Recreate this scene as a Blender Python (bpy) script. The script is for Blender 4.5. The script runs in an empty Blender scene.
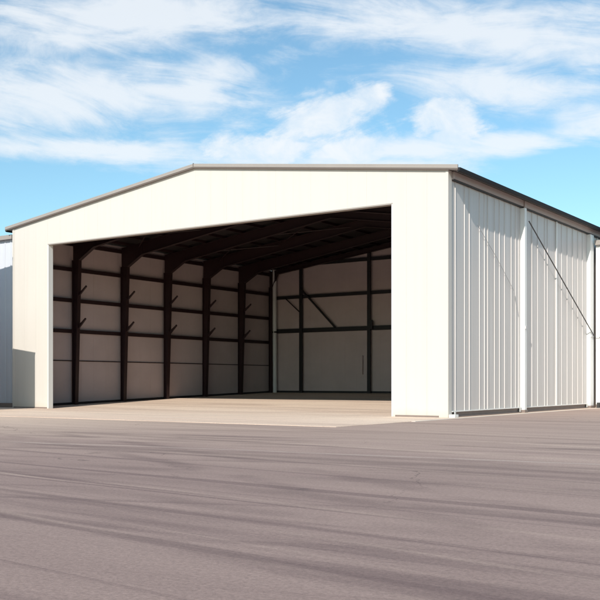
import bpy, bmesh, math, random
from mathutils import Vector
random.seed(7)
S = bpy.context.scene
C = S.collection
R = math.radians

# ------------------------------------------------------------------ metres; x along the hangar front, y into it, z up
W = 29.4          # hangar width  (x from -W to 0)
D = 27.0          # hangar depth
EAVE, RIDGE = 11.05, 12.95
SL = (RIDGE - EAVE) / (W / 2)
def roof_z(x):    # underside of the roof
    return RIDGE - abs(x + W / 2) * SL
OPL, OPR, OPH = -W + 3.17, -2.8, 9.85

# ------------------------------------------------------------------ materials
def nt(m):
    m.use_nodes = True
    return m.node_tree, m.node_tree.nodes, m.node_tree.links
def mat(name, col, rough=0.5, metal=0.0, var=0.08, scale=(0.6, 0.6, 0.25), dirt=None, dirt_h=0.6, seams=None, bump=0.0, spec=0.5, streak=0.0):
    m = bpy.data.materials.new(name)
    t, n, l = nt(m)
    b = n['Principled BSDF']
    b.inputs['Roughness'].default_value = rough
    b.inputs['Metallic'].default_value = metal
    b.inputs['Specular IOR Level'].default_value = spec
    geo = n.new('ShaderNodeNewGeometry')
    mp = n.new('ShaderNodeMapping'); mp.inputs['Scale'].default_value = scale
    l.new(geo.outputs['Position'], mp.inputs['Vector'])
    nz = n.new('ShaderNodeTexNoise'); nz.inputs['Scale'].default_value = 1.0
    nz.inputs['Detail'].default_value = 8; nz.inputs['Roughness'].default_value = 0.62
    l.new(mp.outputs['Vector'], nz.inputs['Vector'])
    mx = n.new('ShaderNodeMix'); mx.data_type = 'RGBA'
    mx.inputs['A'].default_value = (*[c * (1 - var) for c in col], 1)
    mx.inputs['B'].default_value = (*[min(1, c * (1 + var)) for c in col], 1)
    l.new(nz.outputs['Fac'], mx.inputs['Factor'])
    out = mx.outputs['Result']
    if streak:                                   # rain streaks: thin in x/y, long in z
        mp2 = n.new('ShaderNodeMapping'); mp2.inputs['Scale'].default_value = (2.3, 2.3, 0.09)
        l.new(geo.outputs['Position'], mp2.inputs['Vector'])
        n2 = n.new('ShaderNodeTexNoise'); n2.inputs['Scale'].default_value = 1; n2.inputs['Detail'].default_value = 6
        l.new(mp2.outputs['Vector'], n2.inputs['Vector'])
        r2 = n.new('ShaderNodeMapRange'); r2.inputs['From Min'].default_value = 0.48; r2.inputs['From Max'].default_value = 0.8
        r2.inputs['To Max'].default_value = streak
        l.new(n2.outputs['Fac'], r2.inputs['Value'])
        m2 = n.new('ShaderNodeMix'); m2.data_type = 'RGBA'
        l.new(r2.outputs['Result'], m2.inputs['Factor']); l.new(out, m2.inputs['A'])
        m2.inputs['B'].default_value = (0.36, 0.31, 0.25, 1)
        out = m2.outputs['Result']
    if dirt:                                     # splashed dirt near the ground with a ragged edge
        sx = n.new('ShaderNodeSeparateXYZ'); l.new(geo.outputs['Position'], sx.inputs[0])
        ad = n.new('ShaderNodeMath'); ad.operation = 'MULTIPLY_ADD'
        l.new(nz.outputs['Fac'], ad.inputs[0]); ad.inputs[1].default_value = -1.1
        l.new(sx.outputs['Z'], ad.inputs[2])
        mr = n.new('ShaderNodeMapRange')
        mr.inputs['From Min'].default_value = dirt_h - 0.6; mr.inputs['From Max'].default_value = -0.6
        mr.inputs['To Min'].default_value = 0; mr.inputs['To Max'].default_value = 0.55
        l.new(ad.outputs[0], mr.inputs['Value'])
        m3 = n.new('ShaderNodeMix'); m3.data_type = 'RGBA'
        l.new(mr.outputs['Result'], m3.inputs['Factor']); l.new(out, m3.inputs['A'])
        m3.inputs['B'].default_value = (*dirt, 1)
        out = m3.outputs['Result']
    l.new(out, b.inputs['Base Color'])
    h = None
    if seams:                                    # shallow joints between flat sheets every «seams» metres along x
        sx = n.new('ShaderNodeSeparateXYZ'); l.new(geo.outputs['Position'], sx.inputs[0])
        hs = []
        for ax, per in seams:
            pp = n.new('ShaderNodeMath'); pp.operation = 'PINGPONG'; pp.inputs[1].default_value = per / 2
            l.new(sx.outputs[ax], pp.inputs[0])
            mr = n.new('ShaderNodeMapRange'); mr.inputs['From Min'].default_value = 0.0; mr.inputs['From Max'].default_value = 0.018
            l.new(pp.outputs[0], mr.inputs['Value']); hs.append(mr.outputs['Result'])
        h = hs[0]
        for q in hs[1:]:
            mn = n.new('ShaderNodeMath'); mn.operation = 'MINIMUM'
            l.new(h, mn.inputs[0]); l.new(q, mn.inputs[1]); h = mn.outputs[0]
    if h is not None or bump:
        bp = n.new('ShaderNodeBump'); bp.inputs['Strength'].default_value = 0.5
        bp.inputs['Distance'].default_value = 0.02
        if h is not None and bump:
            a = n.new('ShaderNodeMath'); a.operation = 'MULTIPLY_ADD'
            l.new(nz.outputs['Fac'], a.inputs[0]); a.inputs[1].default_value = bump; l.new(h, a.inputs[2])
            l.new(a.outputs[0], bp.inputs['Height'])
        elif h is not None:
            l.new(h, bp.inputs['Height'])
        else:
            a = n.new('ShaderNodeMath'); a.operation = 'MULTIPLY'
            l.new(nz.outputs['Fac'], a.inputs[0]); a.inputs[1].default_value = bump
            l.new(a.outputs[0], bp.inputs['Height'])
        l.new(bp.outputs['Normal'], b.inputs['Normal'])
    return m

M = {}
M['front'] = mat('cream_painted_cladding', (0.580, 0.540, 0.492), 0.5, var=0.03, dirt=(0.50, 0.42, 0.33), dirt_h=0.5, seams=[('X', 1.05)], bump=0.15, streak=0.10)
M['white'] = mat('white_painted_steel', (0.80, 0.79, 0.76), 0.45, var=0.05, dirt=(0.35, 0.29, 0.24), dirt_h=0.3)
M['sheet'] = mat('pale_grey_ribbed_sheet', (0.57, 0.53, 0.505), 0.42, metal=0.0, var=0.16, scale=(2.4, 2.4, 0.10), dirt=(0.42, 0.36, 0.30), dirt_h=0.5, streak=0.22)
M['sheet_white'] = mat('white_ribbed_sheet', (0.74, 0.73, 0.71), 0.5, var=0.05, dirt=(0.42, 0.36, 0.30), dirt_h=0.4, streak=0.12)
M['sheet_shade'] = mat('shade_tinted_white_sheet', (0.56, 0.58, 0.63), 0.5, var=0.06, dirt=(0.36, 0.33, 0.30), dirt_h=0.4, streak=0.12)  # white sheet with the blue of its shade mixed into the colour
M['trim'] = mat('weathered_beige_flashing', (0.31, 0.275, 0.25), 0.5, var=0.12)
M['trim_dark'] = mat('brown_flashing_lip', (0.14, 0.11, 0.095), 0.5, var=0.12)
M['gutter'] = mat('slate_grey_gutter', (0.022, 0.024, 0.029), 0.75, var=0.15, spec=0.2)
M['fascia'] = mat('taupe_eaves_board', (0.38, 0.31, 0.29), 0.6, var=0.08)
M['roof'] = mat('grey_roof_sheet', (0.30, 0.29, 0.28), 0.5, var=0.1)
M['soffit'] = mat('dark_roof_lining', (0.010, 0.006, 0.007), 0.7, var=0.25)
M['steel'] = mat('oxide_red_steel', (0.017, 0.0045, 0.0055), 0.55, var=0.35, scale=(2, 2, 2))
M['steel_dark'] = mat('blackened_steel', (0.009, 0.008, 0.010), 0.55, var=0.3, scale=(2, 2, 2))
M['lining'] = mat('dusty_wall_lining', (0.46, 0.37, 0.365), 0.7, var=0.16, scale=(0.5, 0.5, 0.7), seams=[('Y', 1.1), ('X', 1.1)], streak=0.15)
M['cable'] = mat('dark_brace_rod', (0.05, 0.045, 0.045), 0.5)
M['tube_pale'] = mat('pale_grey_tube', (0.36, 0.35, 0.34), 0.5)
M['rail'] = mat('dusty_brown_rail', (0.20, 0.155, 0.135), 0.7, var=0.2, scale=(2, 2, 2))
M['rubber'] = mat('black_roller', (0.03, 0.03, 0.03), 0.7)
M['pipe'] = mat('grey_downpipe', (0.55, 0.54, 0.54), 0.5, var=0.08)
M['line'] = mat('pale_edge_kerb', (0.66, 0.58, 0.50), 0.8, var=0.14, scale=(2, 2, 2))

def ground_mat(name, c1, c2, c3, streak_col, sx, sy, grain=0.12, joint=None, amt=0.5, rough=0.85, flare=False):
    m = bpy.data.materials.new(name)
    t, n, l = nt(m); b = n['Principled BSDF']
    b.inputs['Roughness'].default_value = rough; b.inputs['Specular IOR Level'].default_value = 0.25
    geo = n.new('ShaderNodeNewGeometry')
    def noise(scale, rot=0, detail=6, dist=0.0, loc=(0, 0, 0), rgh=0.6):
        mr_ = n.new('ShaderNodeMapping'); mr_.inputs['Rotation'].default_value = (0, 0, rot)
        l.new(geo.outputs['Position'], mr_.inputs['Vector'])
        mp = n.new('ShaderNodeMapping'); mp.inputs['Scale'].default_value = scale; mp.inputs['Location'].default_value = loc
        l.new(mr_.outputs['Vector'], mp.inputs['Vector'])
        z = n.new('ShaderNodeTexNoise'); z.inputs['Scale'].default_value = 1; z.inputs['Detail'].default_value = detail
        z.inputs['Distortion'].default_value = dist; z.inputs['Roughness'].default_value = rgh
        l.new(mp.outputs['Vector'], z.inputs['Vector'])
        return z.outputs['Fac']
    def rng(v, a, b_, c=0, d=1):
        r = n.new('ShaderNodeMapRange'); r.interpolation_type = 'SMOOTHSTEP'
        r.inputs['From Min'].default_value = a; r.inputs['From Max'].default_value = b_
        r.inputs['To Min'].default_value = c; r.inputs['To Max'].default_value = d
        l.new(v, r.inputs['Value']); return r.outputs['Result']
    def mix(f, a, b_):
        x = n.new('ShaderNodeMix'); x.data_type = 'RGBA'
        if isinstance(f, float): x.inputs['Factor'].default_value = f
        else: l.new(f, x.inputs['Factor'])
        for k, v in (('A', a), ('B', b_)):
            if isinstance(v, tuple): x.inputs[k].default_value = (*v, 1)
            else: l.new(v, x.inputs[k])
        return x.outputs['Result']
    broad = rng(noise((sx * 0.7, sy * 0.35, 1), 0.05, 4), 0.3, 0.7)
    col = mix(broad, c1, c2)
    s1 = rng(noise((sx, sy, 1), 0.03, 7, 0.6), 0.5, 0.68, 0, amt)
    col = mix(s1, col, streak_col)
    s2 = rng(noise((sx * 0.8, sy * 1.4, 1), -0.34, 6, 0.5, (5, 3, 0)), 0.53, 0.68, 0, amt * 0.8)
    col = mix(s2, col, streak_col)
    s3 = rng(noise((sx * 0.9, sy * 1.8, 1), 0.16, 6, 0.4, (2, 9, 0)), 0.54, 0.70, 0, amt)
    col = mix(s3, col, c3)
    s4 = rng(noise((sx * 0.5, sy * 3.2, 1), 0.10, 4, 0.8, (12, 1, 0)), 0.585, 0.64, 0, amt * 0.8)
    col = mix(s4, col, streak_col)
    sp0 = n.new('ShaderNodeSeparateXYZ'); l.new(geo.outputs['Position'], sp0.inputs[0])
    def ma(op, a_, b_, c_=None):
        q = n.new('ShaderNodeMath'); q.operation = op
        for i_, v_ in enumerate((a_, b_, c_)):
            if v_ is None: continue
            if isinstance(v_, (int, float)): q.inputs[i_].default_value = v_
            else: l.new(v_, q.inputs[i_])
        return q.outputs[0]
    if flare:
        # dust blown off the concrete on to the tarmac
        dn = ma('ADD', sp0.outputs['Y'], ma('MULTIPLY', ma('SUBTRACT', noise((0.07, 0.4, 1), 0.1, 7, 0.8, (4, 4, 0)), 0.5), 34.0))
        du = ma('MULTIPLY', rng(dn, -30.0, -13.0), rng(sp0.outputs['X'], 2.0, -20.0, 0.20, 0.85))
        col = mix(du, col, (0.66, 0.51, 0.40))
        wob = noise((0.12, 0.12, 1), 0, 3, 0, (8, 8, 0)); brk = rng(noise((0.22, 0.22, 1), 0, 5, 0, (1, 7, 0)), 0.38, 0.62)
        brk2 = rng(noise((0.5, 0.5, 1), 0, 5, 0, (6, 2, 0)), 0.35, 0.6, 0.25, 1)
        # worn tyre arcs: (centre x, centre y, radius, half width, strength, pale)
        arcs = [(-8, 110, 128.0, 0.16, 0.40, 0), (-8, 110, 129.7, 0.16, 0.34, 0), (-30, 130, 150, 0.20, 0.42, 0), (-30, 130, 152.0, 0.20, 0.34, 0),
                (5, -175, 152.0, 0.16, 0.40, 0), (5, -175, 153.8, 0.16, 0.34, 0), (-5, 120, 146.5, 0.22, 0.38, 0), (0, -150, 121, 0.18, 0.38, 0), (0, -150, 122.7, 0.18, 0.33, 0),
                (25, -150, 130, 0.2, 0.38, 0), (25, -150, 131.8, 0.2, 0.3, 0), (-50, -140, 128, 0.18, 0.38, 0), (-50, -140, 129.7, 0.18, 0.3, 0),
                (30, -210, 190.5, 0.07, 0.38, 1)]
        for (ax_, ay_, ar_, aw_, as_, pale) in arcs:
            dx_ = ma('SUBTRACT', sp0.outputs['X'], ax_); dy_ = ma('SUBTRACT', sp0.outputs['Y'], ay_)
            dd_ = ma('SQRT', ma('ADD', ma('MULTIPLY', dx_, dx_), ma('MULTIPLY', dy_, dy_)), 0)
            dd_ = ma('ADD', ma('SUBTRACT', dd_, ar_), ma('MULTIPLY', ma('SUBTRACT', wob, 0.5), 1.2))
            mk = rng(ma('ABSOLUTE', dd_, 0), aw_ * 0.4, aw_ * 2.2, as_, 0)
            mk = ma('MULTIPLY', mk, brk2 if pale else brk)
            col = mix(mk, col, (0.60, 0.50, 0.43) if pale else tuple(c * 0.8 for c in streak_col))
    fine = rng(noise((5, 9, 5), 0, 8, 0, (0, 0, 0), 0.75), 0.3, 0.7, -1, 1)
    g = n.new('ShaderNodeMath'); g.operation = 'MULTIPLY_ADD'; l.new(fine, g.inputs[0]); g.inputs[1].default_value = grain; g.inputs[2].default_value = 1.0
    vm = n.new('ShaderNodeVectorMath'); vm.operation = 'SCALE'; l.new(col, vm.inputs[0]); l.new(g.outputs[0], vm.inputs['Scale'])
    col = vm.outputs[0]
    spk = rng(noise((22, 22, 22), 0, 5, 0, (0, 0, 0), 0.85), 0.35, 0.65, -1, 1)
    g2 = n.new('ShaderNodeMath'); g2.operation = 'MULTIPLY_ADD'; l.new(spk, g2.inputs[0]); g2.inputs[1].default_value = 0.17; g2.inputs[2].default_value = 1.0
    v2 = n.new('ShaderNodeVectorMath'); v2.operation = 'SCALE'; l.new(col, v2.inputs[0]); l.new(g2.outputs[0], v2.inputs['Scale'])
    col = v2.outputs[0]
    if flare:
        vo = n.new('ShaderNodeTexVoronoi'); vo.feature = 'DISTANCE_TO_EDGE'; vo.inputs['Scale'].default_value = 0.16
        wv = n.new('ShaderNodeTexNoise'); wv.inputs['Scale'].default_value = 0.9; wv.inputs['Detail'].default_value = 6
        l.new(geo.outputs['Position'], wv.inputs['Vector'])
        wa = n.new('ShaderNodeVectorMath'); wa.operation = 'MULTIPLY_ADD'; l.new(wv.outputs['Color'], wa.inputs[0])
        wa.inputs[1].default_value = (1.6, 1.6, 0); l.new(geo.outputs['Position'], wa.inputs[2]); l.new(wa.outputs[0], vo.inputs['Vector'])
        ck = rng(vo.outputs['Distance'], 0.0008, 0.0028, 0.5, 0)
        ck = ma('MULTIPLY', ck, rng(noise((0.09, 0.09, 1), 0, 4, 0, (3, 3, 0)), 0.46, 0.60))
        col = mix(ck, col, (0.07, 0.05, 0.045))
        v3 = n.new('ShaderNodeTexVoronoi'); v3.inputs['Scale'].default_value = 0.55; v3.inputs['Randomness'].default_value = 1.0
        l.new(wa.outputs[0], v3.inputs['Vector'])
        spot = ma('MULTIPLY', rng(v3.outputs['Distance'], 0.02, 0.11, 0.42, 0), rng(noise((0.5, 0.5, 1), 0, 2, 0, (5, 5, 0)), 0.5, 0.6))
        col = mix(spot, col, (0.09, 0.065, 0.06))
    if joint:
        sp = n.new('ShaderNodeSeparateXYZ'); l.new(geo.outputs['Position'], sp.inputs[0])
        for ax in ('X', 'Y'):
            pp = n.new('ShaderNodeMath'); pp.operation = 'PINGPONG'; pp.inputs[1].default_value = joint / 2
            l.new(sp.outputs[ax], pp.inputs[0])
            j = rng(pp.outputs[0], 0.015, 0.04, 0.45, 0)
            col = mix(j, col, tuple(c * 0.45 for c in c1))
    l.new(col, b.inputs['Base Color'])
    bp = n.new('ShaderNodeBump'); bp.inputs['Strength'].default_value = 0.45; bp.inputs['Distance'].default_value = 0.012
    l.new(noise((30, 30, 30), 0, 5, 0, (0, 0, 0), 0.7), bp.inputs['Height'])
    l.new(bp.outputs['Normal'], b.inputs['Normal'])
    return m
M['tarmac'] = ground_mat('weathered_tarmac', (0.300, 0.212, 0.184), (0.370, 0.265, 0.228), (0.49, 0.365, 0.30), (0.170, 0.114, 0.105), 0.04, 0.62, grain=0.05, amt=0.72, flare=True)
M['concrete'] = ground_mat('pale_concrete', (0.70, 0.53, 0.415), (0.78, 0.62, 0.49), (0.84, 0.70, 0.57), (0.45, 0.325, 0.255), 0.04, 0.40, grain=0.07, joint=5.0, amt=0.55)

# ------------------------------------------------------------------ mesh helpers
class MB:
    def __init__(s): s.v = []; s.f = []
    def box(s, x0, x1, y0, y1, z0, z1):
        i = len(s.v)
        s.v += [(x, y, z) for z in (z0, z1) for y in (y0, y1) for x in (x0, x1)]
        s.f += [[i+a for a in q] for q in ((0,2,3,1),(4,5,7,6),(0,1,5,4),(2,6,7,3),(0,4,6,2),(1,3,7,5))]
        return s
    def prism(s, pts, a, b):                      # pts: list of 3D points, extruded by vector (b - a)
        i = len(s.v); n = len(pts); d = Vector(b) - Vector(a)
        s.v += [tuple(p) for p in pts] + [tuple(Vector(p) + d) for p in pts]
        s.f.append([i + k for k in range(n)]); s.f.append([i + n + k for k in reversed(range(n))])
        for k in range(n):
            q = (k + 1) % n
            s.f.append([i + k, i + n + k, i + n + q, i + q])
        return s
    def xz(s, pts, y0, y1): return s.prism([(x, y0, z) for x, z in pts], (0, y0, 0), (0, y1, 0))
    def yz(s, pts, x0, x1): return s.prism([(x0, y, z) for y, z in pts], (x0, 0, 0), (x1, 0, 0))
    def xy(s, pts, z0, z1): return s.prism([(x, y, z0) for x, y in pts], (0, 0, z0), (0, 0, z1))
    def tube(s, a, b, r, n=8):
        a = Vector(a); b = Vector(b); d = (b - a).normalized()
        u = d.cross(Vector((0, 0, 1)) if abs(d.z) < .9 else Vector((1, 0, 0))).normalized(); w = d.cross(u)
        return s.prism([a + u * math.cos(2*math.pi*k/n) * r + w * math.sin(2*math.pi*k/n) * r for k in range(n)], a, b)
    def build(s, name, m, parent=None, smooth=False):
        me = bpy.data.meshes.new(name); me.from_pydata(s.v, [], s.f); me.update()
        bm = bmesh.new(); bm.from_mesh(me); bmesh.ops.recalc_face_normals(bm, faces=bm.faces); bm.to_mesh(me); bm.free()
        me.materials.append(m)
        o = bpy.data.objects.new(name, me); C.objects.link(o)
        if parent: o.parent = parent
        return o
def thing(name, label, cat, loc=(0, 0, 0), group=None):
    o = bpy.data.objects.new(name, None); C.objects.link(o)
    o.location = (0, 0, 0); o['label'] = label; o['category'] = cat
    if group: o['group'] = group
    return o
def struct(name, mb, m):
    o = mb.build(name, m); o['kind'] = 'structure'; return o
def lab(o, s): o['label'] = s; return o

def ribbed(mb, a0, a1, face, z0, z1, ribs, axis='y', out=1, depth=0.07, w=0.13, thick=0.06, ztop=None, vary=0.0):
    """profiled sheet: flat pans with raised ribs at positions «ribs» along the axis"""
    prof = [(a0, 0)]
    w0 = w
    for r_ in ribs:
        w = w0 + random.uniform(-vary, vary)
        if r_ - w < a0 or r_ + w > a1: continue
        prof += [(r_ - w/2, 0), (r_ - w/2 + 0.015, depth), (r_ + w/2 - 0.045, depth), (r_ + w/2, 0)]
    prof.append((a1, 0))
    i = len(mb.v); n = len(prof)
    for (a, d) in prof:
        p = face + out * d; q = face - out * thick
        zt = ztop(a) if ztop else z1
        for pos in (p, q):
            for z in (z0, zt):
                mb.v.append((pos, a, z) if axis == 'y' else (a, pos, z))
    for k in range(n - 1):
        b = i + 4 * k; c = b + 4
        mb.f += [[b, c, c+1, b+1], [b+2, b+3, c+3, c+2], [b+1, c+1, c+3, b+3], [b, b+2, c+2, c]]
    e = i + 4 * (n - 1)
    mb.f += [[i, i+1, i+3, i+2], [e, e+2, e+3, e+1]]
    return mb

# ------------------------------------------------------------------ ground
g = MB(); g.v = [(-1500, -1500, 0), (1500, -1500, 0), (1500, 1500, 0), (-1500, 1500, 0)]; g.f = [[0, 1, 2, 3]]
struct('ground', g, M['tarmac'])
AP = 0.012
a = MB(); a.xy([(-W - 9, -9.3), (0.55, -10.2), (0.55, 27.4), (0.0, 27.4), (0.0, 0.0), (-W, 0.0), (-W, 3.0), (-W - 9, 3.0)], -0.05, AP)
struct('concrete_apron', a, M['concrete'])
k = MB(); k.box(0.553, 0.72, -4.5, 27.4, -0.05, AP + 0.006)
struct('pavement_edge_strip', k, M['line'])
fl = MB(); fl.yz([(0.303, -0.05), (D - 0.12, -0.05), (D - 0.12, 0.72), (0.303, AP)], -W + 0.12, -0.14)
fl.box(OPL + 0.003, OPR - 0.003, 0.0, 0.303, -0.05, AP)
struct('hangar_floor', fl, M['concrete'])

# ------------------------------------------------------------------ the open hangar
H = thing('open_hangar', 'large open cream hangar with low gable roof and wide door opening', 'hangar')
f = MB().xz([(-W, 0), (OPL, 0), (OPL, OPH), (OPR, OPH), (OPR, 0), (0, 0), (0, EAVE), (-W/2, RIDGE), (-W, EAVE)], 0.0, 0.30)
lab(f.build('front_wall', M['front'], H), 'smooth cream front wall round the door opening')
jb = MB().box(OPL, OPL + 0.05, -0.012, 0.34, AP, OPH - 0.06); jb.build('door_jamb', M['white'], H)
jb = MB().box(OPR - 0.05, OPR, -0.012, 0.34, AP, OPH - 0.06); jb.build('door_jamb', M['white'], H)
MB().box(OPL, OPR, -0.012, 0.34, OPH - 0.06, OPH + 0.003).build('door_head', M['trim'], H)
for x0, x1 in ((-W + 0.05, OPL - 0.1), (OPR + 0.15, -0.45)):
    MB().box(x0, x1, -0.03, 0.0, AP, 0.09).build('base_flashing', M['rail'], H)
MB().box(-0.10, 0.03, -0.03, 0.32, 0.0, EAVE - 0.02).build('corner_trim', M['front'], H)
MB().box(-W - 0.03, -W + 0.10, -0.03, 0.32, 0.0, EAVE - 0.02).build('corner_trim', M['front'], H)

# roof: two slabs, flashing on the front verge, gutters on the eaves
OH, FO, TH = 0.52, 0.16, 0.06
def slope_pts(x0, x1, lo, hi):
    return [(x0, roof_z(x0) + lo), (x1, roof_z(x1) + lo), (x1, roof_z(x1) + hi), (x0, roof_z(x0) + hi)]
for x0, x1 in ((-W - OH, -W/2), (-W/2, OH)):
    mb = MB().xz(slope_pts(x0, x1, 0.004, TH), -FO + 0.05, D + 0.25)
    rs = mb.build('roof_sheet', M['roof'], H)
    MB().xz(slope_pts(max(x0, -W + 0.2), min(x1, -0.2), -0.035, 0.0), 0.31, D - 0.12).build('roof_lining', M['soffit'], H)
    v = MB().xz(slope_pts(x0 - (0.03 if x0 < -W else 0), x1 + (0.03 if x1 > 0 else 0), 0.035, TH + 0.14), -FO - 0.02, -FO + 0.048).build('verge_flashing', M['trim'], H)
    MB().xz(slope_pts(x0 - (0.03 if x0 < -W else 0), x1 + (0.03 if x1 > 0 else 0), -0.03, 0.033), -FO + 0.0, -FO + 0.047).build('drip_lip', M['trim_dark'], v)
rc = MB().xz([(-W/2 - 0.35, RIDGE + TH - 0.03), (-W/2, RIDGE + TH + 0.01), (-W/2 + 0.35, RIDGE + TH - 0.03), (-W/2 + 0.35, RIDGE + TH + 0.02), (-W/2, RIDGE + TH + 0.075), (-W/2 - 0.35, RIDGE + TH + 0.02)], -FO + 0.052, D + 0.3)
rc.build('ridge_cap', M['roof'], H)
MB().box(-W/2 - 0.012, -W/2 + 0.012, -FO - 0.028, -FO + 0.04, RIDGE + 0.05, RIDGE + TH + 0.165).build('ridge_joint_clip', M['gutter'], H)
ez = roof_z(OH)
for sx in (1, -1):
    X = (lambda v: v) if sx == 1 else (lambda v: -W - v)
    xs = [(X(OH - 0.01), ez - 0.11), (X(OH + 0.09), ez - 0.06), (X(OH + 0.12), ez + 0.07), (X(OH - 0.01), ez + 0.08)]
    MB().xz(xs, -FO + 0.05, D + 0.25).build('gutter', M['gutter'], H)
    MB().xz([(X(0.0), roof_z(0) - 0.37), (X(0.16), roof_z(0) - 0.37), (X(0.16), roof_z(0.16) - 0.03), (X(0.0), roof_z(0) - 0.03)], 0.34, D).build('eaves_board', M['fascia'], H)
    MB().box(min(X(0.0), X(0.12)), max(X(0.0), X(0.12)), 0.34, D, roof_z(0) - 0.42, roof_z(0) - 0.37).build('door_track', M['steel_dark'], H)

# right side: sliding ribbed leaves between posts, bottom rail and rollers
ribs1 = [0.80, 1.785, 2.33, 3.465, 4.05, 4.43, 5.25, 5.876, 6.51, 7.385, 7.94, 8.35]
ribs2 = [9.35, 10.27, 11.09, 12.15, 12.61, 13.90, 14.9, 15.83, 16.8, 17.69, 18.6]
ribs3 = [20.6 + 0.75 * q for q in range(9)]
Zt = roof_z(0) - 0.42
for (y0, y1, ribs) in ((0.34, 8.62, ribs1), (8.90, 19.42, ribs2)):
    d_ = ribbed(MB(), y0, y1, -0.03, 0.30, Zt - 0.003, ribs, 'y', 1, depth=0.034, w=0.10, vary=0.04).build('sliding_door', M['sheet'], H)
    MB().box(-0.085, 0.05, y0 + 0.02, y1 - 0.02, 0.255, 0.298).build('bottom_edge', M['white'], d_)
    MB().box(-0.08, -0.02, y0 + 0.02, y1 - 0.02, 0.02, 0.253).build('kick_plate', M['rail'], d_)
    for yy in (y0 + 0.25, y1 - 0.25):
        MB().tube((-0.015, yy, 0.115), (0.055, yy, 0.115), 0.10, 14).build('roller', M['rubber'], d_)
        MB().box(0.057, 0.075, yy - 0.07, yy + 0.07, 0.06, 0.255).build('roller_bracket', M['white'], d_)
MB().box(-0.01, 0.10, 0.34, 20.0, 0.0, 0.055).build('floor_rail', M['rail'], H)
lab(MB().box(0.013, 0.05, 13.85, 13.97, 0.30, Zt - 0.003).build('cover_strip', M['white'], H), 'wide white strip midway along second side door')
w3 = ribbed(MB(), 20.05, D, -0.03, 0.0, Zt - 0.003, ribs3, 'y', 1).build('side_wall', M['sheet'], H)
for (y0, y1, pr) in ((8.62, 8.90, 0.21), (19.42, 20.05, 0.20)):
    p = MB().box(-0.10, pr, y0 + 0.003, y1 - 0.003, 0.0, roof_z(0) - 0.44).build('side_post', M['white'], H)
    MB().box(-0.09, pr + 0.05, y0 - 0.10, y1 + 0.05, AP + 0.001, 0.16).build('post_foot', M['rail'], p)
    MB().box(pr + 0.002, pr + 0.05, y0 + 0.05, y1 - 0.05, 4.35, 4.50).build('rod_lug', M['pipe'], p)
MB().box(0.163, 0.22, 8.64, 8.86, roof_z(0) - 0.43, roof_z(0) - 0.10).build('post_cap', M['fascia'], H)
MB().box(0.04, 0.34, 0.0, 0.36, AP + 0.001, 0.15).build('corner_foot', M['white'], H)
# left side wall
ribbed(MB(), 0.34, D, -W + 0.03, 0.0, Zt - 0.003, [0.8 + 0.8 * q for q in range(32)], 'y', -1).build('side_wall', M['sheet'], H)
for (y0, y1) in ((0.36, 0.64), (8.62, 8.90), (17.3, 17.6), (26.4, 26.8)):
    MB().box(-W - 0.21, -W - 0.10, y0, y1, 0.0, roof_z(0) - 0.44).build('side_post', M['white'], H)
# diagonal rod and thin bent tube on the side
lab(MB().tube((0.24, 9.15, 9.98), (0.27, 20.1, 4.32), 0.032).build('brace_rod', M['cable'], H), 'long dark diagonal brace rod on the second bay')
r1 = MB()
pts = [(0.065, 3.0, 9.0), (0.065, 5.2, 7.75), (0.065, 7.5, 6.25), (0.065, 7.95, 5.2)]
for p, q in zip(pts, pts[1:]): r1.tube(p, q, 0.011, 6)
lab(r1.build('thin_pale_tube', M['tube_pale'], H), 'thin pale bent tube on the first side door')
# back wall
ribbed(MB(), -W + 0.1, -0.1, D + 0.0, 0.0, 11, [-W + 0.8 + 0.8 * q for q in range(36)], 'x', 1, ztop=lambda a_: roof_z(a_) - 0.04).build('back_wall', M['sheet'], H)

# interior linings
MB().box(-W + 0.092, -W + 0.115, 0.31, D - 0.13, 0.0, roof_z(-W) - 0.06).build('wall_lining', M['lining'], H)
MB().box(-0.130, -0.110, 0.31, D - 0.13, 0.0, roof_z(0) - 0.06).build('wall_lining', M['lining'], H)
MB().xz([(-W + 0.12, 0.0), (-0.14, 0.0), (-0.14, roof_z(-0.14) - 0.001), (-W/2, RIDGE - 0.001), (-W + 0.12, roof_z(-W + 0.12) - 0.001)], D - 0.115, D - 0.09).build('wall_lining', M['lining'], H)

def floor_z(y): return AP + (y - 0.3) * 0.70 / (D - 0.4)
# girts on the side walls and the back wall
GZ = (4.92, 6.93, 8.95, 10.62)
for sx in (1, -1):
    X = (lambda v: -W + v) if sx == 1 else (lambda v: -v)
    for z in GZ:
        h_ = 0.12
        MB().box(min(X(0.135), X(0.31)), max(X(0.135), X(0.31)), 0.32, D - 0.14, z - h_, z + h_).build('girt', M['steel'], H)
    MB().box(min(X(0.135), X(0.17)), max(X(0.135), X(0.17)), 0.32, D - 0.14, 2.96, 3.02).build('dado_strip', M['steel'], H)
    MB().yz([(0.32, -0.02), (D - 0.14, -0.02), (D - 0.14, floor_z(D) + 0.14), (0.32, 0.16)], X(0.135), X(0.26)).build('base_channel', M['steel_dark'], H)
yb = D - 0.14
for z, h_ in ((5.85, 0.17), (8.64, 0.13), (11.3, 0.13)):
    xa = -W + 0.35 if z < 11 else -W + (z + h_ - EAVE + 0.15) / SL
    MB().box(xa, -(W + xa), yb - 0.2, yb, z - h_, z + h_).build('back_girt', M['steel_dark'], H)
MB().box(-W + 0.3, -0.3, yb - 0.10, yb, 0.6, floor_z(D) + 0.16).build('base_channel', M['steel_dark'], H)
for x in (3.34, 9.82, 14.7, 19.8, 26.18):
    zt = roof_z(-W + x) - 0.1
    c_ = MB().box(-W + x - 0.14, -W + x + 0.14, yb - 0.34, yb - 0.205, 0.6, zt).build('back_column', M['steel_dark'], H)
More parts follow.
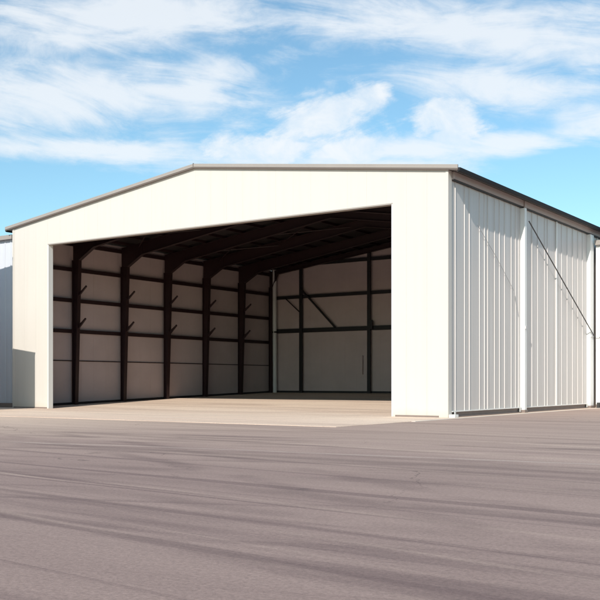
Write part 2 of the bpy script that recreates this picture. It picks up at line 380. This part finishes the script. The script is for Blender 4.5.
MB().box(-W + 9.87, -W + 10.2, yb - 0.44, yb - 0.345, 5.75, 6.45).build('gusset_plate', M['steel_dark'], H)
MB().tube((-W + 3.3, yb - 0.36, 9.35), (-W + 6.65, yb - 0.24, 6.0), 0.085).build('back_brace', M['steel_dark'], H)
MB().tube((-W + 1.7, yb - 0.24, 8.6), (-W + 3.15, yb - 0.24, 7.4), 0.05).build('back_brace', M['steel_dark'], H)
MB().tube((-W + 12.6, yb - 0.36, 9.35), (-W + 9.75, yb - 0.24, 6.0), 0.085)
dp = MB().tube((-W + 0.78, yb - 0.40, 0.66), (-W + 0.74, yb - 0.40, 11.05), 0.17, 12).build('downpipe', M['pipe'], H)
MB().box(-W + 0.60, -W + 0.96, yb - 0.56, yb - 0.22, 5.72, 5.84).build('pipe_clamp', M['steel_dark'], dp)
eb = MB().box(-W + 8.55, -W + 9.15, yb - 0.16, yb + 0.02, 2.2, 3.7).build('electrical_cabinet', M['lining'], H)
MB().box(-W + 8.83, -W + 8.86, yb - 0.175, yb - 0.162, 2.25, 3.65).build('door_edge', M['lining'], eb)

# portal frames: tapered columns, haunches, rafters, stub brackets
FR = [0.55, 4.62, 9.04, 13.42, 17.78, 22.17, 26.35]
for i, y in enumerate(FR):
    st = M['steel']
    for sx in (1, -1):
        X = (lambda v: -W + v) if sx == 1 else (lambda v: -v)
        zb = floor_z(y) - 0.05
        b = 0.14                                   # half flange width
        small = i in (0, 6)
        d0, d1 = (0.30, 0.34) if small else (0.30, 0.62)
        x0 = 0.315
        zk = 9.55
        # web
        col = MB()
        def wall_piece(a0, a1, z0, z1, e0, e1, hw):
            col.prism([(X(a0), y - hw, z0), (X(a1), y - hw, z0), (X(e1), y - hw, z1), (X(e0), y - hw, z1)], (0, y - hw, 0), (0, y + hw, 0))
        wall_piece(x0 + 0.022, x0 + d0 - 0.022, zb, zk, x0 + 0.022, x0 + d1 - 0.022, 0.012)
        wall_piece(x0, x0 + 0.02, zb, zk, x0, x0 + 0.02, b)
        wall_piece(x0 + d0 - 0.02, x0 + d0, zb, zk, x0 + d1 - 0.02, x0 + d1, b)
        zz = roof_z(X(x0)) - 0.24
        co = col.build('column', st, H)
        # haunch from column head into the rafter
        hl = 0.5 if small else 1.35
        rd0 = 0.35 if small else 0.80
        xa, xb = x0, x0 + d1 + hl
        pz = lambda v: roof_z(X(v)) - 0.24
        kp = [(X(xa), zk + 0.003), (X(x0 + d1), zk + 0.003), (X(xb), pz(xb) - rd0), (X(xb), pz(xb)), (X(xa), pz(xa))]
        kn = MB().xz(kp, y - 0.03, y + 0.03)
        # flange along the haunch underside
        p0 = Vector((X(x0 + d1), 0, zk)); p1 = Vector((X(xb), 0, pz(xb) - rd0))
        dn = Vector((0, 0, -0.03))
        kn.prism([(p0.x, y - b, p0.z), (p1.x, y - b, p1.z), (p1.x, y - b, p1.z - 0.035), (p0.x, y - b, p0.z - 0.035)], (0, y - b, 0), (0, y + b, 0))
        kn.build('haunch', st, H)
        # rafter
        xm = W/2 - 0.003
        rd1 = 0.30 if small else 0.50
        ra = MB().xz([(X(xb + 0.003), pz(xb) - rd0), (X(xm), pz(xm) - rd1), (X(xm), pz(xm)), (X(xb + 0.003), pz(xb))], y - 0.015, y + 0.015)
        ra.xz([(X(xb + 0.003), pz(xb) - rd0 - 0.03), (X(xm), pz(xm) - rd1 - 0.03), (X(xm), pz(xm) - rd1 - 0.003), (X(xb + 0.003), pz(xb) - rd0 - 0.003)], y - b, y + b)
        ra.xz([(X(xb + 0.003), pz(xb) + 0.003), (X(xm), pz(xm) + 0.003), (X(xm), pz(xm) + 0.025), (X(xb + 0.003), pz(xb) + 0.025)], y - b, y + b)
        ra.build('rafter', st, H)
        if not small:                             # two short stub arms on every column
            for zq, th in ((7.35, 0.05), (5.25, 0.09)):
                dd = d0 + (d1 - d0) * (zq - zb) / (zk - zb)
                xa_ = x0 + dd + 0.003
                MB().xz([(X(xa_), zq - th * 2.2), (X(xa_ + 0.10), zq - th * 1.4), (X(xa_ + 0.68), zq + 0.42), (X(xa_ + 0.64), zq + 0.50), (X(xa_ + 0.30), zq + 0.24), (X(xa_), zq + th)], y - 0.05, y + 0.05).build('stub_arm', st, co)
# purlins
for q in range(9):
    for sx in (1, -1):
        v = 1.0 + q * 1.62
        x = -W + v if sx == 1 else -v
        z = roof_z(x) - 0.045
        MB().box(x - 0.05, x + 0.05, 0.32, D - 0.15, z - 0.165, z).build('purlin', M['steel'], H)
# roof cross bracing seen under the roof
for (y0, y1) in ((4.62, 9.04), (13.42, 17.78)):
    for (v0, v1) in ((1.9, 7.4), (7.4, 13.5)):
        for s_ in (0, 1):
            ya, yc = (y0, y1) if s_ == 0 else (y1, y0)
            MB().tube((-W + v0, ya, roof_z(-W + v0) - 0.5), (-W + v1, yc, roof_z(-W + v1) - 0.5), 0.04, 6).build('roof_brace', M['steel'], H)

# ------------------------------------------------------------------ neighbour on the left, set back
L = thing('neighbouring_hangar', 'white ribbed hangar set back at the left edge, mostly in shade', 'hangar')
lx0, lx1, ly0, ly1, lz = -W - 16.0, -W - 0.46, 0.5, 24.0, 10.50
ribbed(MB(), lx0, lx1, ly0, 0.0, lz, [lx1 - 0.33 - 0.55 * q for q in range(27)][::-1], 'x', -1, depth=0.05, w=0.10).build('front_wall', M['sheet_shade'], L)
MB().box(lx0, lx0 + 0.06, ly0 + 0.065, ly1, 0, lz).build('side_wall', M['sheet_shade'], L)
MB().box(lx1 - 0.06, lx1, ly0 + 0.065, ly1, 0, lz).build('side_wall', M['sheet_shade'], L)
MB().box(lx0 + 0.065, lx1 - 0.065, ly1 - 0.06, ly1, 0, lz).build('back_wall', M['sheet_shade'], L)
MB().box(lx0 - 0.2, lx1 + 0.02, ly0 - 0.20, ly1 + 0.2, lz + 0.003, lz + 0.12).build('roof', M['roof'], L)
MB().box(lx0 - 0.22, lx1 + 0.04, ly0 - 0.28, ly0 - 0.203, lz + 0.0, lz + 0.26).build('verge_flashing', M['trim'], L)
MB().box(lx0, lx1, ly0 - 0.12, ly0 - 0.06, 0.0, 0.28).build('base_plinth', M['rail'], L)

# ------------------------------------------------------------------ neighbour on the right, against the side wall
Q = thing('side_annexe', 'bright white flat-topped annexe behind the end side post at the right edge', 'annexe')
qx0, qx1, qy0, qy1, qz = 0.30, 13.0, 20.15, 26.8, 10.05
fw = ribbed(MB(), qx0, qx1, qy0, 0.22, qz, [qx0 + 1.4 * q for q in range(1, 9)], 'x', -1, depth=0.03, w=0.3).build('front_wall', M['sheet_white'], Q)
MB().box(qx1 - 0.06, qx1, qy0 + 0.065, qy1, 0.0, qz).build('side_wall', M['sheet_white'], Q)
MB().box(qx0, qx0 + 0.05, qy0 + 0.065, qy1, 0.0, qz).build('side_wall', M['sheet_white'], Q)
MB().box(qx0 + 0.055, qx1 - 0.065, qy1 - 0.06, qy1, 0.0, qz).build('back_wall', M['sheet_white'], Q)
MB().box(qx0 - 0.02, qx1 + 0.2, qy0 - 0.12, qy1 + 0.1, qz + 0.003, qz + 0.11).build('roof', M['roof'], Q)
MB().box(qx0 - 0.03, qx1 + 0.22, qy0 - 0.22, qy0 - 0.123, qz - 0.05, qz + 0.24).build('verge_flashing', M['trim'], Q)
MB().box(qx0 + 0.24, qx0 + 0.29, qy0 - 0.05, qy0 - 0.003, 0.3, qz - 0.06).build('joint_strip', M['pipe'], Q)
MB().box(qx0 + 0.02, qx1, qy0 - 0.05, qy0 - 0.034, 4.30, 4.36).build('lap_joint', M['pipe'], Q)
MB().box(qx0, qx1, qy0 - 0.01, qy0 + 0.05, 0.0, 0.216).build('base_plinth', M['rail'], Q)
for xx in (0.42, 1.02):
    MB().box(xx, xx + 0.16, qy0 - 0.22, qy0 - 0.03, 0.0, 0.34).build('door_stop', M['rubber'], Q)

# ------------------------------------------------------------------ unseen building added beyond the left edge (throws the shadow on the hangar's left foot and the left neighbour)
N = thing('shade_caster_building', 'unseen white stepped building added to cast shade, left of and in front of the open hangar', 'shade_caster')
nx1, nx0, ny0, ny1 = -W + 0.80, -W - 12.0, -12.0, -4.05
def nz(x): return 11.72 + (x - nx1) * 0.13  # roof height set for the shade it throws on the left neighbour
for y0, y1 in ((ny0, ny0 + 0.08), (ny1 - 0.08, ny1)):
    MB().xz([(nx0, 0), (nx1, 0), (nx1, nz(nx1)), (nx0, nz(nx0))], y0, y1).build('end_wall', M['sheet_white'], N)
ribbed(MB(), ny0 + 0.083, ny1 - 0.083, nx1 - 0.04, 6.3, nz(nx1), [ny0 + 0.7 * q for q in range(1, 12)], 'y', 1, depth=0.035).build('side_wall', M['sheet_white'], N)
MB().box(nx0, nx0 + 0.08, ny0 + 0.083, ny1 - 0.083, 0, nz(nx0)).build('side_wall', M['sheet_white'], N)
MB().xz([(nx0 - 0.05, nz(nx0) + 0.004), (nx1 + 0.03, nz(nx1) + 0.004), (nx1 + 0.03, nz(nx1) + 0.10), (nx0 - 0.05, nz(nx0) + 0.10)], ny0 - 0.03, ny1 + 0.01).build('roof', M['roof'], N)
tx = -W + 2.82
lt = MB().xz([(nx1 + 0.003, 0), (tx, 0), (tx, 5.86), (nx1 + 0.003, 6.13)], ny0 + 0.02, ny1 - 0.003)
ln = lt.build('lower_shade_block', M['front'], N)  # lower step, height and slope set by the shadow it has to throw
MB().xz([(nx1 + 0.04, 6.13), (tx + 0.03, 5.865), (tx + 0.03, 5.94), (nx1 + 0.04, 6.21)], ny0 - 0.01, ny1 + 0.0).build('lower_shade_roof', M['roof'], ln)

# ------------------------------------------------------------------ camera
cam = bpy.data.cameras.new('camera'); co = bpy.data.objects.new('camera', cam); C.objects.link(co)
F = 965.0 / 600.0
cam.sensor_width = 36; cam.sensor_fit = 'HORIZONTAL'; cam.lens = F * 36
cam.shift_y = (382 - 300) / 600.0
cam.clip_end = 5000; cam.clip_start = 0.1
ang = math.atan(660 / 965.0)
# the right front corner sits at (6.58 right, 42.9 ahead) of the camera
cx, cd = (448 - 300) / 965.0 * 42.9, 42.9
rx, ry = math.cos(ang), math.sin(ang)             # camera's right = x*cos + y*sin in the hangar's frame
fx, fy = -math.sin(ang), math.cos(ang)
co.location = (-(cx * rx + cd * fx), -(cx * ry + cd * fy), 1.6)
co.rotation_euler = (R(90), 0, ang)
S.camera = co

# ------------------------------------------------------------------ light
sd = Vector((0.64, -3.2, 2.02)).normalized()       # towards the sun
el = math.asin(sd.z); az = math.atan2(sd.x, sd.y)
sun = bpy.data.lights.new('sun', 'SUN'); so = bpy.data.objects.new('sun', sun); C.objects.link(so)
sun.energy = 4.6; sun.angle = R(0.5); sun.color = (1.0, 0.945, 0.865)
so.rotation_euler = (-sd).to_track_quat('-Z', 'Y').to_euler()
so.location = sd * 80

w = bpy.data.worlds.new('World'); S.world = w; w.use_nodes = True
n, l = w.node_tree.nodes, w.node_tree.links
bg = n['Background']; bg.inputs['Strength'].default_value = 0.138
sky = n.new('ShaderNodeTexSky'); sky.sky_type = 'NISHITA'; sky.sun_disc = False
sky.sun_elevation = el; sky.sun_rotation = az; sky.altitude = 0
sky.air_density = 1.0; sky.dust_density = 0.6; sky.ozone_density = 1.6
# clouds in the sky: banks laid out by compass bearing (u) and elevation (v)
tc = n.new('ShaderNodeTexCoord')
def math_(op, a=None, b=None, c=None):
    m = n.new('ShaderNodeMath'); m.operation = op
    for i, v in enumerate((a, b, c)):
        if v is None: continue
        if isinstance(v, (int, float)): m.inputs[i].default_value = v
        else: l.new(v, m.inputs[i])
    return m.outputs[0]
nv = n.new('ShaderNodeVectorMath'); nv.operation = 'NORMALIZE'; l.new(tc.outputs['Generated'], nv.inputs[0])
sp = n.new('ShaderNodeSeparateXYZ'); l.new(nv.outputs[0], sp.inputs[0])
bear = math_('ADD', math_('ARCTAN2', sp.outputs['X'], sp.outputs['Y']), ang)     # bearing measured from the hangar diagonal
elev = math_('ARCSINE', sp.outputs['Z'])
cb = n.new('ShaderNodeCombineXYZ'); l.new(bear, cb.inputs[0]); l.new(elev, cb.inputs[1])
def noise(scale, detail=8, dist=0.0, rough=0.6, rot=0.0, loc=(0, 0, 0)):
    mp = n.new('ShaderNodeMapping'); mp.inputs['Rotation'].default_value = (0, 0, rot)
    l.new(cb.outputs[0], mp.inputs['Vector'])
    m2 = n.new('ShaderNodeMapping'); m2.inputs['Scale'].default_value = (*scale, 1); m2.inputs['Location'].default_value = loc
    l.new(mp.outputs[0], m2.inputs['Vector'])
    z = n.new('ShaderNodeTexNoise'); z.inputs['Scale'].default_value = 1; z.inputs['Detail'].default_value = detail
    z.inputs['Roughness'].default_value = rough; z.inputs['Distortion'].default_value = dist
    l.new(m2.outputs[0], z.inputs['Vector']); return z.outputs['Fac']
def rng(v, a, b, c=0.0, d=1.0):
    r = n.new('ShaderNodeMapRange'); r.interpolation_type = 'SMOOTHSTEP'
    for k, q in zip(('From Min', 'From Max', 'To Min', 'To Max'), (a, b, c, d)): r.inputs[k].default_value = q
    l.new(v, r.inputs['Value']); return r.outputs['Result']
def uv(px, py):
    u = math.atan((px - 300) / 965.0)
    return u, math.atan((382 - py) / 965.0 * math.cos(u))
def blob(px, py, rx_, ry_, rot=0.0):              # 1 at the centre, 0 at the rim, negative outside
    u0, v0 = uv(px, py)
    du = math_('SUBTRACT', bear, u0); dv = math_('SUBTRACT', elev, v0)
    cr, sr = math.cos(rot), math.sin(rot)
    a_ = math_('ADD', math_('MULTIPLY', du, cr), math_('MULTIPLY', dv, sr))
    b_ = math_('ADD', math_('MULTIPLY', du, -sr), math_('MULTIPLY', dv, cr))
    q = math_('ADD', math_('POWER', math_('ABSOLUTE', math_('DIVIDE', a_, rx_ / 965.0)), 2), math_('POWER', math_('ABSOLUTE', math_('DIVIDE', b_, ry_ / 965.0)), 2))
    return math_('SUBTRACT', 1.0, math_('SQRT', q))
def union(lst):
    o = lst[0]
    for q in lst[1:]:
        s = n.new('ShaderNodeMath'); s.operation = 'SMOOTH_MAX'; s.inputs[2].default_value = 0.25
        l.new(o, s.inputs[0]); l.new(q, s.inputs[1]); o = s.outputs[0]
    return math_('MAXIMUM', o, -1.0)
nf = noise((24, 38), 11, 0.25, 0.64, 0.0, (4.3, 2.1, 0))               # billowy
nw = noise((7, 27), 9, 1.0, 0.62, 0.08)           # long wisps
nw2 = noise((9, 36), 9, 1.0, 0.66, -0.35, (3, 1, 0))
def c0(v, k): return math_('MULTIPLY', math_('SUBTRACT', v, 0.5), k)
puffs = union([blob(448, 120, 38, 27), blob(440, 112, 26, 18), blob(463, 122, 22, 22), blob(452, 140, 34, 22), blob(425, 125, 16, 20),
               blob(352, 104, 40, 17, 0.25), blob(318, 122, 60, 30, 0.3), blob(275, 150, 62, 26, 0.3), blob(350, 150, 70, 26), blob(370, 96, 26, 14, 0.2), blob(235, 150, 50, 20, 0.2)])
dp_ = rng(math_('ADD', puffs, math_('ADD', c0(nf, 1.7), c0(nw2, 1.1))), -0.12, 0.62, 0, 0.92)
dp_ = math_('MULTIPLY', dp_, rng(noise((17, 22), 6, 0.5, 0.6, 0.2, (9, 4, 0)), 0.32, 0.66, 0.62, 1.0))
veil = union([blob(90, 95, 190, 38, 0.05), blob(200, 90, 90, 34, 0.3), blob(70, 150, 200, 13), blob(520, 92, 130, 30, -0.25), blob(600, 115, 90, 26, -0.1),
              blob(520, 142, 110, 16, 0.1), blob(330, 168, 190, 18), blob(420, 150, 90, 16), blob(120, 20, 200, 36, 0.1), blob(470, 30, 220, 34, -0.12)])
dv_ = rng(math_('ADD', veil, math_('ADD', c0(nw, 2.2), c0(nf, 0.8))), -0.25, 0.85, 0, 0.80)
far = rng(noise((2.2, 9), 9, 1.0, 0.6, 0.1, (7, 2, 0)), 0.52, 0.75, 0, 0.6)                 # the rest of the sky
out_of = rng(union([blob(300, 130, 620, 300)]), 0.0, 0.3, 1.0, 0.0)
dens = math_('MAXIMUM', math_('MAXIMUM', dp_, dv_), math_('MULTIPLY', far, out_of))
dens = math_('MULTIPLY', dens, rng(elev, 0.0, 0.05))
tint = n.new('ShaderNodeMix'); tint.data_type = 'RGBA'; tint.blend_type = 'MULTIPLY'; tint.inputs['Factor'].default_value = 1.0
l.new(sky.outputs[0], tint.inputs['A']); tint.inputs['B'].default_value = (0.86, 1.10, 1.07, 1)
mx = n.new('ShaderNodeMix'); mx.data_type = 'RGBA'
l.new(dens, mx.inputs['Factor']); l.new(tint.outputs['Result'], mx.inputs['A']); mx.inputs['B'].default_value = (6.4, 6.6, 6.8, 1)
l.new(mx.outputs['Result'], bg.inputs['Color'])

# ------------------------------------------------------------------ output
S.render.engine = 'CYCLES'
S.render.resolution_x = 1024; S.render.resolution_y = 1024
S.view_settings.view_transform = 'Standard'; S.view_settings.look = 'None'
S.view_settings.gamma = 1; S.view_settings.use_curve_mapping = False
S.view_settings.exposure = 0.10
S.cycles.max_bounces = 10; S.cycles.diffuse_bounces = 6
